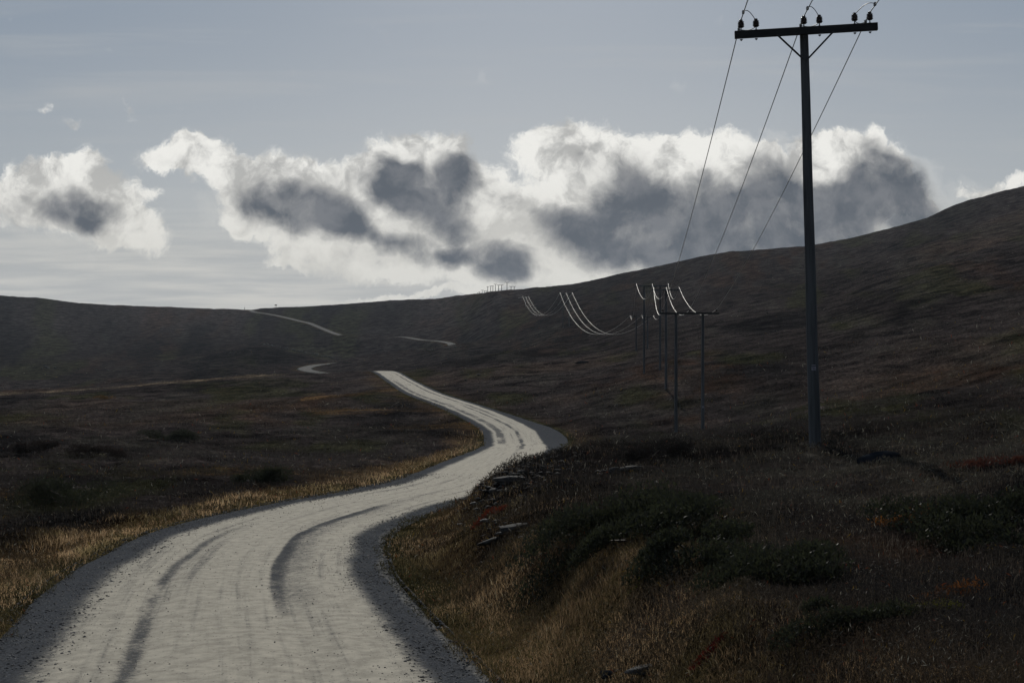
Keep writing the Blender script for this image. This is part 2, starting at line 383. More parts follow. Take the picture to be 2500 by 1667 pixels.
def mat_road():
    m, nt = mat('gravel_road'); N = NT(nt); out = N.n('ShaderNodeOutputMaterial'); p = N.n('ShaderNodeBsdfPrincipled')
    nt.links.new(p.outputs[0], out.inputs[0]); p.inputs['Roughness'].default_value = .95; p.inputs['Specular IOR Level'].default_value = .06
    uvn = N.n('ShaderNodeUVMap', uv_map='road_uv'); sp = N.n('ShaderNodeSeparateXYZ'); nt.links.new(uvn.outputs[0], sp.inputs[0])
    s0 = sp.outputs[0]; t = sp.outputs[1]
    def cv(sx, ty):
        c = N.n('ShaderNodeCombineXYZ'); N.put(c.inputs[0], N.math('MULTIPLY', s0, sx)); N.put(c.inputs[1], N.math('MULTIPLY', t, ty)); return c.outputs[0]
    geo = N.n('ShaderNodeNewGeometry'); P = geo.outputs['Position']
    wob = N.math('MULTIPLY', N.math('SUBTRACT', N.noise(cv(.0, .16), 1.0, 3), .5), .5)
    wob2 = N.math('MULTIPLY', N.math('SUBTRACT', N.noise(cv(1.0, .35), 1.6, 5), .5), .22)
    s = N.math('ADD', N.math('ADD', s0, wob), wob2)
    streak = N.noise(cv(3.2, .07), 1.0, 5, .6); streak2 = N.noise(cv(9, .18), 1.0, 4, .6)
    patch = N.noise(cv(.9, .22), 1.0, 5, .6)
    fine = N.noise(P, 28, 4, .75); mid = N.noise(P, 5, 5, .65)
    def band(c, w, soft): # soft-edged band of loose dark gravel at offset c
        d = N.math('ABSOLUTE', N.math('SUBTRACT', s, c)); return N.math('SUBTRACT', 1.0, N.rng(d, w, w+soft))
    def trange(a, b, c, d): return N.math('MULTIPLY', N.rng(t, a, b), N.math('SUBTRACT', 1.0, N.rng(t, c, d)))
    loose = N.rng(s, 1.55, 1.98)                                              # right shoulder
    loose = N.math('MAXIMUM', loose, N.math('SUBTRACT', 1.0, N.rng(s, -2.25, -1.65)))
    sr = N.math('ADD', s0, N.math('MULTIPLY', N.math('ADD', wob, wob2), .3)); dr = N.math('ABSOLUTE', N.math('ADD', sr, 1.08))
    rut = N.math('MULTIPLY', N.math('MULTIPLY', N.math('SUBTRACT', 1.0, N.rng(dr, .02, .20)), trange(8, 12, 28, 36)), .75)
    sa = N.math('ADD', s0, N.math('MULTIPLY', N.math('ADD', wob, wob2), .35))
    arc = N.math('MULTIPLY', N.rng(sa, .46, .56), N.math('ADD', N.math('MULTIPLY', N.math('SUBTRACT', 1.0, N.rng(sa, .62, .85)), .55), N.math('MULTIPLY', N.math('SUBTRACT', 1.0, N.rng(sa, .9, 1.45)), .62)))
    arc = N.math('MULTIPLY', N.math('MULTIPLY', arc, trange(14, 22, 34, 48)), .78)
    arc2 = N.math('MULTIPLY', N.math('MULTIPLY', band(.15, .05, .25), trange(82, 92, 145, 175)), .85)
    arc3 = N.math('MULTIPLY', N.math('MULTIPLY', band(-1.35, .2, .3), trange(100, 112, 220, 270)), .75)
    arc4 = N.math('MULTIPLY', N.math('MULTIPLY', band(.9, .05, .3), trange(125, 150, 260, 290)), .7)
    ridge = N.math('MULTIPLY', N.math('MULTIPLY', band(2.35, .03, .08), trange(9, 12, 30, 36)), -.22)
    dark = N.math('MAXIMUM', N.math('MAXIMUM', rut, arc), N.math('MAXIMUM', N.math('MAXIMUM', arc2, arc3), arc4))
    dark = N.math('MULTIPLY', dark, N.rng(patch, .32, .55, .35, 1.0))
    sw = N.math('MULTIPLY', N.rng(streak, .47, .68), .50); sw2 = N.math('MULTIPLY', N.rng(streak2, .45, .72), .38)
    dark = N.math('MAXIMUM', N.math('MAXIMUM', dark, sw), sw2)
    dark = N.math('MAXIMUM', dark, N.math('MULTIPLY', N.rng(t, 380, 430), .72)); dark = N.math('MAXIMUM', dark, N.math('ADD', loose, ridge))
    dark = N.math('ADD', dark, N.math('MULTIPLY', N.math('SUBTRACT', mid, .5), .35), clamp=True)
    # the edge between packed and loose breaks up in small stones
    grit = N.noise(P, 13, 6, .88)
    dark = N.math('MULTIPLY', N.math('ADD', N.rng(N.math('ADD', dark, N.math('MULTIPLY', N.math('SUBTRACT', grit, .5), 3.0)), .32, .70), N.math('MULTIPLY', dark, 1.0)), .5)
    dark = N.math('ADD', dark, N.math('MULTIPLY', N.math('SUBTRACT', fine, .5), .25), clamp=True)
    packed = N.mix(N.rng(mid, .3, .7), rgb(.52, .485, .405), rgb(.36, .335, .28))
    loosec = N.mix(N.rng(fine, .35, .7), rgb(.032, .036, .043), rgb(.120, .128, .142))
    c = N.mix(dark, packed, loosec)
    vo = N.n('ShaderNodeTexVoronoi', feature='F1'); vo.inputs['Scale'].default_value = 24; nt.links.new(P, vo.inputs['Vector'])
    sel = N.n('ShaderNodeSeparateColor'); nt.links.new(vo.outputs['Color'], sel.inputs[0])
    peb = N.math('MULTIPLY', N.math('LESS_THAN', vo.outputs['Distance'], N.math('MULTIPLY', sel.outputs[1], .33)), N.math('GREATER_THAN', sel.outputs[0], .80))
    c = N.mix(N.math('MULTIPLY', peb, .8), c, rgb(.09, .09, .09))
    N.put(p.inputs['Base Color'], c); N.put(p.inputs['Specular IOR Level'], N.math('MULTIPLY', N.math('SUBTRACT', 1.0, dark), .07))
    b = N.n('ShaderNodeBump'); b.inputs['Strength'].default_value = .55; b.inputs['Distance'].default_value = .02
    hgt = N.math('ADD', N.noise(P, 22, 5, .8), N.math('MULTIPLY', peb, .6))
    nt.links.new(hgt, b.inputs['Height']); nt.links.new(b.outputs[0], p.inputs['Normal'])
    return m

# ------------------------------------------------------------------ ground sheet
def build_ground():
    hw = math.radians(23.2); thv = np.linspace(-hw, hw, 1150)
    rest = np.linspace(hw, 2*PI-hw, 120)[1:-1]
    th = np.concatenate([thv, rest]); r = np.exp(np.concatenate([np.linspace(math.log(1.0), math.log(6.5), 40)[:-1], np.linspace(math.log(6.5), math.log(1250), 800), np.linspace(math.log(1250), math.log(2600), 40)[1:]]))
    R, T = np.meshgrid(r, th, indexing='ij'); X = R*np.sin(T); Y = R*np.cos(T)
    Z = ground(X, Y); Z[0] = Z[0]
    nr, nt_ = R.shape
    V = np.stack([X.ravel(), Y.ravel(), Z.ravel()], 1)
    c = moor(X.ravel(), Y.ravel())[0]
    i = np.arange(nr-1)[:, None]*nt_; j = np.arange(nt_)[None]; jn = (j+1) % nt_
    Fq = np.stack([(i+j), (i+jn), (i+nt_+jn), (i+nt_+j)], -1).reshape(-1, 4)
    V = np.vstack([V, [[0, 0, Z[0].mean()]]]); c = np.vstack([c, c[:1]])
    o = mesh_np('moorland', V, Fq[:, ::-1], mat_terrain(), smooth=True, colattr=c)
    me = o.data
    tag(o, kind='structure')
    # centre disc under the camera
    n = nt_; ctr = np.arange(nt_); tri = np.stack([np.full(n, nr*nt_), ctr, (ctr+1) % n], 1)
    o2v = np.vstack([V[:nt_], V[-1:]]); 
    import bmesh
    bm = bmesh.new(); bm.from_mesh(me); bm.verts.ensure_lookup_table(); 
    try: bm.faces.new([bm.verts[k] for k in range(nt_)][::-1])
    except Exception: pass
    loose = bm.verts[nr*nt_]; bm.verts.remove(loose)
    bm.to_mesh(me); bm.free()
    return o
build_ground()

def build_road():
    ss = np.concatenate([np.linspace(-1, -.62, 10)[:-1], np.linspace(-.62, .62, 34), np.linspace(.62, 1, 10)[1:]])
    dt = [];  t = TT[0]+.5
    while t < TT[-1]-1: dt.append(t); t += .12+.004*max(t-10, 0) if t < 300 else 1.5
    t = np.array(dt); x = np.interp(t, TT, RX); y = np.interp(t, TT, RY); z = np.interp(t, TT, RZ); dx = np.interp(t, TT, RDX); dy = np.interp(t, TT, RDY)
    wl = HWL(t)+.15*fbm(t/4, t*0, 81, 2); wr = HWR(t)+.12*fbm(t/4, t*0+5, 83, 2)
    S = np.where(ss[None] < 0, ss[None]*wl[:, None], ss[None]*wr[:, None]); X = x[:, None]+S*dy[:, None]; Y = y[:, None]-S*dx[:, None]
    e = np.abs(ss)[None]
    Z = z[:, None]+.055*(1-(S/2.2)**2).clip(0)-.16*sst(.86, 1.0, e)-.03*np.exp(-((S+1.05)/.22)**2)-.03*np.exp(-((S-.75)/.25)**2)
    Z += .005*fbm(X/.4, Y/2.5, 87, 3)+.004*fbm(X/.12, Y/.15, 88, 2)*(t[:, None] < 45)
    a, b = S.shape; V = np.stack([X, Y, Z], -1).reshape(-1, 3)
    i = np.arange(a-1)[:, None]*b; j = np.arange(b-1)[None]
    Fq = np.stack([i+j, i+j+1, i+b+j+1, i+b+j], -1).reshape(-1, 4)
    uv = np.stack([S, np.repeat(t[:, None], b, 1)], -1).reshape(-1, 2)
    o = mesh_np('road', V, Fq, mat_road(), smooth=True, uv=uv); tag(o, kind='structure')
build_road()

# ------------------------------------------------------------------ ground cover
def sample_ground(n, d0, d1, power=-.75, hw=23.0):
    k = np.linspace(math.log(d0), math.log(d1), 4000); pdf = np.exp(k*power); cdf = np.cumsum(pdf); cdf /= cdf[-1]
    d = np.exp(np.interp(RNG.random(n), cdf, k)); th = np.radians(RNG.uniform(-hw, hw, n))
    return d*np.tan(th), d
def leafcloud(name, n, d0, d1, hgt, size, matl, label_kind=None, keep=None, tintf=None, blade=False, power=-.75, lean=.5, hmul=None):
    x, y = sample_ground(n, d0, d1, power); c, s, t, ed, vl, bank, lich = moor(x, y)
    m = (ed > -.42+.45*fbm(x*1.6, y*1.6, 91, 3))
    if keep is not None: m &= keep(x, y, c, s, t, ed, vl, bank, lich)
    x, y, c, ed, vl, bank, lich = x[m], y[m], c[m], ed[m], vl[m], bank[m], lich[m]; n = len(x); z = ground(x, y)
    if tintf is not None: c = tintf(c, x, y, vl, bank, lich)
    rnd = RNG.random(n)
    if blade:
        h = hgt(y)*(.45+.8*rnd)*(hmul(x, y, vl, bank) if hmul else 1); w = size(y)*(.6+.7*RNG.random(n)); a = RNG.uniform(0, 2*PI, n); l = RNG.normal(0, lean, (n, 2))*h[:, None]
        wx = np.cos(a)*w/2; wy = np.sin(a)*w/2
        B0 = np.stack([x, y, z-.02], 1); B1 = np.stack([x+l[:, 0]*.35, y+l[:, 1]*.35, z+h*.6], 1); B2 = np.stack([x+l[:, 0], y+l[:, 1], z+h*.95], 1); W_ = np.stack([wx, wy, 0*wx], 1)
        V = np.stack([B0-W_, B0+W_, B1+W_*.8, B1-W_*.8, B2], 1).reshape(-1, 3); b = np.arange(n)[:, None]*5
        Fq = np.concatenate([b+np.array([[0, 1, 2]]), b+np.array([[0, 2, 3]]), b+np.array([[3, 2, 4]])], 0); cc = np.repeat(c, 5, 0)
    else:
        h = hgt(y)*RNG.random(n)**.8*(.35+1.0*sst(-.5, .5, fbm(x/(.5+y*.01), y/(.6+y*.02), 95, 2))); sz = size(y)*(.5+rnd); ctr = np.stack([x, y, z+h], 1)
        D_ = RNG.normal(0, 1, (n, 3)); D_[:, 2] = np.abs(D_[:, 2])*1.1+.2; D_ /= np.linalg.norm(D_, axis=1, keepdims=True); E_ = np.cross(D_, RNG.normal(0, 1, (n, 3))); E_ /= np.linalg.norm(E_, axis=1, keepdims=True)+1e-6
        D_ *= sz[:, None]; E_ *= sz[:, None]*.2; V = np.stack([ctr-D_-E_*.6, ctr-D_+E_*.6, ctr+D_*.2+E_, ctr+D_], 1); V = np.stack([V[:, 0], V[:, 2], V[:, 3], V[:, 1]], 1)[:, :3].reshape(-1, 3); Fq = np.arange(n*3).reshape(-1, 3); cc = np.repeat(c, 3, 0)
    o = mesh_np(name, V, Fq, matl, colattr=cc); tag(o, kind='stuff'); return o
def t_heath(c, x, y, vl, bank, lich):
    k = RNG.random(len(x)); c = c*(.80+1.1*k[:, None])*np.array([1.0, 1.0, .93])
    sp = RNG.random(len(x)); c = np.where((sp > .994-.03*sst(.15, .4, fbm(x/1.3, y/1.3, 93, 3)))[:, None], np.array([.26, .25, .21]), c)  # pale sprigs: bleached twigs, also sparkle painted in for glints on heather
    c = np.where(((sp > .95)[:, None] & (lich > .3)[:, None]), np.array([.22, .22, .18]), c)
    c = np.where(((sp < .004))[:, None], np.array([.20, .05, .02]), c); c = np.where(((sp > .018) & (sp < .024))[:, None], np.array([.20, .13, .02]), c)
    return c
leafcloud('heather', 720000, 6.2, 170, lambda d: .09+.0030*np.minimum(d, 60), lambda d: .006+.00135*d, M_heath, tintf=t_heath)
leafcloud('moor_scrub', 90000, 120, 600, lambda d: .15+.0004*d, lambda d: .0006*d, M_heath, tintf=t_heath, power=-.35)
def k_grass(x, y, c, s, t, ed, vl, bank, lich): return (RNG.random(len(x)) < np.clip(vl*1.1+bank*.8+.3*(np.abs(ed) < .8), .02, 1)) & (ed > -.40+.45*RNG.random(len(x)))
def t_grass(c, x, y, vl, bank, lich):
    n = len(x); k = RNG.random((n, 1)); a = np.array([.36, .255, .15]); b = np.array([.20, .135, .075]); g = np.array([.085, .085, .03]); p = np.array([.34, .29, .19])
    cc = a*k+b*(1-k); q = RNG.random(n)
    nn = fbm(x/1.5, y/2.2, 97, 3)
    cc = np.where((nn < -.15)[:, None], cc*.5+g*.5, cc)
    cc = np.where((q > .96)[:, None], p, cc); w = np.clip(.5+vl*1.1, 0, 1.6)[:, None]
    return cc*w*(.55+.85*sst(-.35, .35, fbm(x/.8, y/1.3, 98, 3)))[:, None]
leafcloud('dry_grass', 520000, 6.0, 120, lambda d: .05+.0026*d, lambda d: .0012+.00030*d, M_grass, keep=k_grass, tintf=t_grass, blade=True, power=-.55,
          hmul=lambda x, y, vl, bank: (.45+1.0*sst(-.4, .5, fbm(x/1.1, y/1.6, 99, 3)))*(.6+.5*np.maximum(vl, bank)))
def k_sparse(x, y, c, s, t, ed, vl, bank, lich): return (ed > .8) & (vl < .4)
leafcloud('heath_stems', 90000, 6.2, 45, lambda d: .13+.001*d, lambda d: .0011+.00028*d, M_grass, keep=k_sparse, blade=True, lean=.35,
          tintf=lambda c, x, y, vl, bank, lich: np.array([.055, .046, .038])*(.5+RNG.random((len(x), 1))*1.3))

# stones: loose gravel and scree, too many to count
ICO_V = []; 
def stone_shape(n):  # n deformed octahedra
    base = np.array([(1,0,0),(-1,0,0),(0,1,0),(0,-1,0),(0,0,1),(0,0,-1)], float); f = np.array([(0,2,4),(2,1,4),(1,3,4),(3,0,4),(2,0,5),(1,2,5),(3,1,5),(0,3,5)])
    V = base[None]*(.6+.8*RNG.random((n, 6, 1)))+RNG.normal(0, .12, (n, 6, 3)); return V, f
def stones(name, pos, size, flat, matl, tints=None):
    n = len(pos); V, f = stone_shape(n); V = V*size[:, None, None]; V[:, :, 2] *= flat
    a = RNG.uniform(0, 2*PI, n); ca, sa = np.cos(a)[:, None], np.sin(a)[:, None]; X = V[:, :, 0]*ca-V[:, :, 1]*sa; Y = V[:, :, 0]*sa+V[:, :, 1]*ca
    V = np.stack([X, Y, V[:, :, 2]], -1)+pos[:, None]
    Fq = (f[None]+np.arange(n)[:, None, None]*6).reshape(-1, 3)
    o = mesh_np(name, V.reshape(-1, 3), Fq, matl); tag(o, kind='stuff'); return o
def road_point(t, s):
    x = np.interp(t, TT, RX); y = np.interp(t, TT, RY); z = np.interp(t, TT, RZ); return np.stack([x+s*np.interp(t, TT, RDY), y-s*np.interp(t, TT, RDX), z+.055*(1-(s/2.2)**2).clip(0)], 1)
n = 26000; t = 9+RNG.random(n)**1.4*50; s = np.where(RNG.random(n) < .85, np.where(RNG.random(n) < .5, RNG.normal(2.25, .40, n), RNG.normal(-2.4, .45, n)), RNG.uniform(-2.2, 2.2, n)); s = np.clip(s, -2.9, 2.5)
stones('gravel', road_point(t, s), np.where(np.abs(s) < 1.7, .55, 1.0)*(.005+.014*RNG.random(n)**3)*(1+.02*t), .6, M_rock if False else mat_simple('loose_gravel', (.16, .165, .17), .85, 0, .2, 3, (.03, .032, .036)))

def at(u, v, d=None):
    if d is None: return Vector(hit(u, v))
    return Vector(((u-CU)/F*d, d, (CV-v)/F*d))
# scree on the cut bank by the bend, outcrop stones farther off
P = []
for u0, v0, u1, v1, k, spread in [(1330, 1085, 1180, 1200, 130, 26), (1300, 1110, 1150, 1260, 150, 40), (1400, 1110, 1250, 1200, 90, 30), (1180, 1240, 1300, 1340, 80, 40), (1420, 1160, 1560, 1150, 14, 14)]:
    for i in range(k):
        f = random.random(); P.append(hit(u0+(u1-u0)*f+random.gauss(0, spread), v0+(v1-v0)*f+random.gauss(0, spread*.4), 8))
P = np.array(P); q = road_query(P[:, 0], P[:, 1])[0]; P = P[np.abs(q) > 2.9]
stones('scree', P+np.array([0, 0, .03]), .022+.09*RNG.random(len(P))**2.5, .3, M_scree)
P = []
for u0, v0, u1, v1, k, spread in [(645, 843, 690, 848, 16, 3), (690, 850, 812, 874, 46, 3), (565, 862, 610, 856, 10, 3), (1015, 860, 1130, 848, 22, 2), (990, 797, 1040, 790, 8, 2), (1065, 770, 1085, 768, 5, 1),
                              (1480, 985, 1520, 990, 4, 8), (1100, 900, 1180, 930, 14, 12), (1370, 782, 1390, 780, 3, 2), (1395, 888, 1470, 884, 10, 2), (1790, 758, 1880, 765, 10, 4), (272, 790, 280, 792, 4, 1), (75, 897, 275, 905, 14, 5)]:
    for i in range(k):
        f = random.random(); P.append(hit(u0+(u1-u0)*f+random.gauss(0, spread), v0+(v1-v0)*f+random.gauss(0, spread*.5), 90))
P = np.array(P)
stones('outcrop_stones', P+np.array([0, 0, .15]), (.35+.7*RNG.random(len(P))**2)*np.clip(P[:, 1]/600, .25, 1.1), .45, M_rock)

# ------------------------------------------------------------------ single rocks
def rock(name, u, v, size, label, m=M_rock, group=None, seedn=0, sink=.25, yaw=None, loc=None):
    import bmesh
    r = random.Random(seedn); bm = bmesh.new(); bmesh.ops.create_icosphere(bm, subdivisions=3, radius=1.0)
    planes = [(Vector((r.gauss(0, 1), r.gauss(0, 1), r.gauss(0, .8))).normalized(), r.uniform(.55, .85)) for _ in range(9)]
    for w in bm.verts:
        for nrm, dd in planes:
            k = w.co.dot(nrm)
            if k > dd: w.co -= nrm*(k-dd)*.9
        w.co += Vector((r.gauss(0, .015), r.gauss(0, .015), r.gauss(0, .015)))
        w.co = Vector((w.co.x*size[0]/2, w.co.y*size[1]/2, w.co.z*size[2]/2))
    me = bpy.data.meshes.new(name); bm.to_mesh(me); bm.free(); me.materials.append(m)
    o = bpy.data.objects.new(name, me); col.objects.link(o)
    p = loc or at(u, v); o.location = (p[0], p[1], p[2]+size[2]*(.5-sink)); o.rotation_euler = (r.uniform(-.1, .1), r.uniform(-.1, .1), yaw if yaw is not None else r.uniform(0, 3))
    tag(o, label, 'rock', group); return o
rock('rock', 1243, 1174, (.75, .5, .14), 'pale flat slab lying against the road edge at the foot of the bank', seedn=1)
rock('rock', 1206, 1208, (.35, .3, .16), 'small white stone just below the flat slab on the stony bank', seedn=2)
rock('rock', 1500, 1158, (.34, .2, .22), 'bright pointed stone on heather right of the stony bank', seedn=3)
rock('rock', 1530, 1152, (.75, .45, .16), 'long low grey stone beside the bright pointed stone', seedn=4, yaw=.2)
rock('rock', 1262, 1293, (.8, .22, .13), 'long grey rock rib slanting down the near bank among grass', seedn=5, yaw=.5)
rock('rock', 1204, 1330, (.6, .22, .12), 'narrow grey stone sunk in grass below the long rock rib', seedn=6, yaw=.5)
rock('rock', 2152, 1133, (.95, .6, .32), 'smooth blue grey boulder in heather right of the big pole', m=M_rockd, seedn=7, yaw=.1)
rock('rock', 1487, 1655, (.24, .2, .10), 'blue grey stone at the bottom edge left of the red bush', m=M_rockd, seedn=8)
rock('rock', 1575, 1640, (.42, .2, .08), 'thin pale stone in front of the red bush', seedn=9, yaw=0.1)
rock('rock', 1018, 1487, (.13, .07, .035), 'thin white stone on the right gravel shoulder', seedn=10, yaw=.1)
rock('rock', 768, 1541, (.16, .05, .03), 'pale sliver of stone lying on the bright road surface', seedn=11, yaw=-.2)
rock('rock', 1124, 1557, (.09, .06, .04), 'small pale stone at the grass edge below the white shoulder stone', seedn=12)
rock('rock', 2470, 1242, (.5, .3, .10), 'pale flat stone at the right edge of the picture', seedn=13, yaw=.2)
rock('rock', 1420, 887, (2.6, 1.2, .6), 'low dark outcrop across the moor behind the bend', m=M_rockd, seedn=14, yaw=.15)

# ------------------------------------------------------------------ shrubs
def shrub(name, u, v, rx, ry, h, n, c1, c2, leaf, label, cat='shrub', group=None, seedn=0, up=.5):
    g = np.random.default_rng(seedn+100); p = at(u, v); root = empty(name, p)
    k = 9; cl = np.stack([g.uniform(-.75, .75, k)*rx, g.uniform(-.75, .75, k)*ry, g.uniform(.15, .75, k)*h], 1); cr = g.uniform(.28, .55, k)
    i = g.integers(0, k, n); q = g.normal(0, 1, (n, 3)); q /= np.linalg.norm(q, axis=1, keepdims=True); rr = g.random((n, 1))**.45
    C = cl[i]+q*rr*np.stack([cr[i]*rx, cr[i]*ry, cr[i]*h*.75], 1)
    zg = ground(C[:, 0]+p.x, C[:, 1]+p.y)-p.z; C[:, 2] = np.maximum(C[:, 2], .02)+zg
    A = g.normal(0, 1, (n, 3)); A[:, 2] = np.abs(A[:, 2])+up; A /= np.linalg.norm(A, axis=1, keepdims=True); B = np.cross(A, g.normal(0, 1, (n, 3))); B /= np.linalg.norm(B, axis=1, keepdims=True)+1e-6
    L_ = leaf*(.6+.9*g.random((n, 1))); V = np.stack([C-B*L_*.22, C+B*L_*.22, C+A*L_], 1).reshape(-1, 3)
    t = g.random((n, 1)); cc = np.repeat(np.array(c1)*t+np.array(c2)*(1-t), 3, 0)
    mesh_np('foliage', V, np.arange(3*n).reshape(-1, 3), M_leaf, root, colattr=cc)
    mb = MB()
    for a in cl:
        e = (a[0], a[1], a[2]+float(ground(np.array([a[0]+p.x]), np.array([a[1]+p.y]))[0]-p.z)); mb.tube([(0, 0, -.08), (e[0]*.4, e[1]*.4, e[2]*.6), e], [.02, .014, .006], 5)
    mb.build('stems', M_stem, root); tag(root, label, cat, group); return root
DG1, DG2 = (.036, .042, .022), (.018, .020, .014)
J = 'juniper shrubs spread over the heath'
shrub('juniper_shrub', 1420, 1330, 1.3, 1.2, .62, 9000, DG1, DG2, .05, 'wide dark green juniper mound on the near bank right of the bend', group=J, seedn=1)
shrub('juniper_shrub', 1570, 1325, 1.1, 1.0, .55, 8000, DG1, DG2, .05, 'dark green juniper adjoining the right side of the widest mound', group=J, seedn=2)
shrub('juniper_shrub', 1690, 1375, .8, .8, .40, 5000, DG1, DG2, .045, 'lower juniper tailing off beyond the two big mounds', group=J, seedn=3)
shrub('juniper_shrub', 1900, 1430, .75, .7, .38, 6000, DG1, DG2, .04, 'bushy juniper in the heather below the foot of the big pole', group=J, seedn=4)
shrub('juniper_shrub', 2330, 1300, .9, .8, .42, 6000, DG1, DG2, .045, 'dark juniper by the right side beyond the orange tuft', group=J, seedn=5)
shrub('juniper_shrub', 2450, 1330, .8, .7, .36, 5000, DG1, DG2, .045, 'low green juniper at the far right edge', group=J, seedn=6)
shrub('juniper_shrub', 2040, 1540, .5, .4, .22, 3500, DG1, DG2, .03, 'small creeping juniper near the bottom right', group=J, seedn=7)
B = 'dark rounded bushes in the left heath'
BR1, BR2 = (.034, .024, .019), (.014, .011, .010)
shrub('heath_bush', 88, 1108, 1.5, 1.1, .85, 5000, BR1, BR2, .09, 'rounded brown bush near the left edge above the orange grass', group=B, seedn=11)
shrub('heath_bush', 245, 1118, 2.0, 1.2, .75, 5500, BR1, BR2, .09, 'broad flat brown bush right of the rounded one', group=B, seedn=12)
shrub('heath_bush', 170, 1235, 1.5, 1.1, .8, 6000, DG1, DG2, .06, 'large dark bush nearest the left roadside grass', group=B, seedn=13)
shrub('heath_bush', 640, 1185, 1.3, 1.0, .75, 5000, DG1, DG2, .07, 'dark bush standing above the verge left of the bend', group=B, seedn=14)
shrub('heath_bush', 430, 1075, 2.4, 1.3, .8, 5000, DG1, DG2, .10, 'long dark bush at mid height in the left heath', group=B, seedn=15)
shrub('heath_bush', 1590, 1130, .9, .7, .55, 4500, BR2, (.008, .008, .008), .05, 'blackish hummock of heather right of the scree', group=B, seedn=16)
shrub('red_bush', 1722, 1616, .22, .12, .08, 800, (.11, .012, .009), (.05, .008, .007), .022, 'bright red low bush at the bottom of the picture', seedn=21)
shrub('red_bush', 1195, 1265, .35, .3, .16, 700, (.16, .035, .015), (.10, .02, .01), .04, 'small red tuft on the stony bank beside the road', seedn=22)
shrub('orange_bush', 2235, 1280, .45, .3, .18, 900, (.20, .085, .02), (.12, .05, .015), .035, 'orange tuft in heather left of the right hand juniper', seedn=23)
shrub('orange_bush', 2300, 1466, .25, .2, .14, 700, (.18, .07, .02), (.10, .04, .015), .028, 'rusty orange tuft just above the yellow moss', seedn=24)
shrub('red_bush', 2420, 1138, .8, .5, .14, 800, (.075, .028, .018), (.05, .018, .014), .05, 'dull red low patch far right beyond the boulder', seedn=25)
shrub('moss_cushion', 2262, 1490, .22, .15, .06, 900, (.20, .19, .035), (.10, .11, .02), .022, 'yellow green moss cushion on the right under the orange tuft', cat='moss', seedn=26)
shrub('moss_cushion', 1592, 1405, .28, .12, .05, 600, (.15, .17, .03), (.09, .10, .02), .025, 'yellow green moss strip at the foot of the big junipers', cat='moss', seedn=27)
shrub('yellow_bush', 252, 975, 1.6, 1.0, .5, 500, (.17, .10, .03), (.10, .06, .02), .16, 'small yellow bush alone in the left distance', seedn=28)

# ------------------------------------------------------------------ power line
INS_PROF = [(.018, 0), (.055, .004), (.062, .022), (.076, .026), (.078, .034), (.058, .046), (.060, .056), (.076, .060), (.078, .068), (.057, .080), (.058, .090), (.074, .094), (.075, .102),
            (.055, .114), (.055, .124), (.070, .128), (.070, .136), (.048, .146), (.034, .150), (.034, .160), (.044, .166), (.044, .178), (.03, .188), (.012, .190)]
def insulator(root, x, z, lod=0, r=1.0):
    mb = MB(); mb.lathe((x, 0, z), [(a*r, b*r) for a, b in (INS_PROF if lod == 0 else [(.02, 0), (.07, .03), (.07, .12), (.035, .15), (.04, .17), (.015, .19)])], 18 if lod == 0 else 8)
    o = mb.build('insulator', M_cer, root, smooth=(lod == 0))
    if lod < 2:
        pb = MB(); pb.tube([(x, 0, z-.08), (x, 0, z+.01)], .013, 8); pb.lathe((x, 0, z-.078), [(.03, 0), (.03, .02)], 6); pb.build('pin', M_steel, o)
        if lod == 0:
            nb = MB(); nb.lathe((x, 0, z-.30), [(.012, 0), (.022, .008), (.022, .022), (.036, .024), (.036, .034)], 8); nb.build('nut', M_steel, o)
    return o
def mast(root, x, h, r0, r1, n=20):
    mb = MB(); k = 14; mb.tube([(x+.004*math.sin(i*1.3), .004*math.cos(i*1.7), -.4+(h+.4)*i/(k-1)) for i in range(k)], [r0+(r1-r0)*i/(k-1) for i in range(k)], n); return mb.build('mast', M_wood, root, smooth=True)

W = {}      # wire attachment points per structure
# the near pole
d1 = 32.6; base = Vector(((1990-CU)/F*d1, d1, g1((1990-CU)/F*d1, d1)))
Ht = (CV-79)/F*d1-base.z
P1 = empty('utility_pole', base, (0, math.radians(-1.5), math.radians(-4.9)))
tag(P1, 'tall leaning wooden pole with one crossarm and six insulators, nearest on the heath', 'utility pole')
mast(P1, 0, Ht+.10, .140, .095, 28)
mb = MB(); tilt = Matrix.Rotation(math.radians(-.9), 3, 'Y'); mb.box((.02, -.17, Ht), (3.22, .12, .17), tilt)
arm = mb.build('crossarm', M_arm, P1)
bv = arm.modifiers.new('bevel', 'BEVEL'); bv.width = .008; bv.segments = 2
for sg in (-1, 1):
    mb = MB(); a = Vector((sg*.64, -.235, Ht-.06+sg*.01)); b = Vector((sg*.03, -.145, Ht-.66)); mb.tube([a, b], .022, 6); mb.build('brace', M_steel, P1)
zt = lambda x: Ht+.085+math.sin(math.radians(.9))*x
IX = [-1.44, -1.10, -.02, .33, 1.12, 1.46]
for x in IX:
    o = insulator(P1, x, zt(x)+.07)
    o.location.y = -.17
mb = MB(); mb.box((0, 0, 0), (.10, .012, .085)); pl = mb.build('number_plate', M_plate, P1); pl.location = (.0, -.133, (CV-899)/F*d1-base.z); pl['label'] = 'small pale plate with worn unreadable marks'
mb = MB()
for k, (w, z) in enumerate([(.06, .022), (.04, .004), (.065, -.018)]): mb.box((-.008+.01*k, -.0085, z), (w, .004, .008))
mb.build('lettering', M_ink, pl)
mb = MB(); mb.box((0, 0, 0), (.09, .012, .018)); st = mb.build('tag_strip', M_plate, P1); st.location = (0, -.133, (CV-899)/F*d1-base.z+.075)
bpy.context.view_layer.update()
MW = P1.matrix_world.copy()
W[0] = [MW @ Vector((x, -.17, zt(x)+.235)) for x in (IX[0], IX[2], IX[5])]
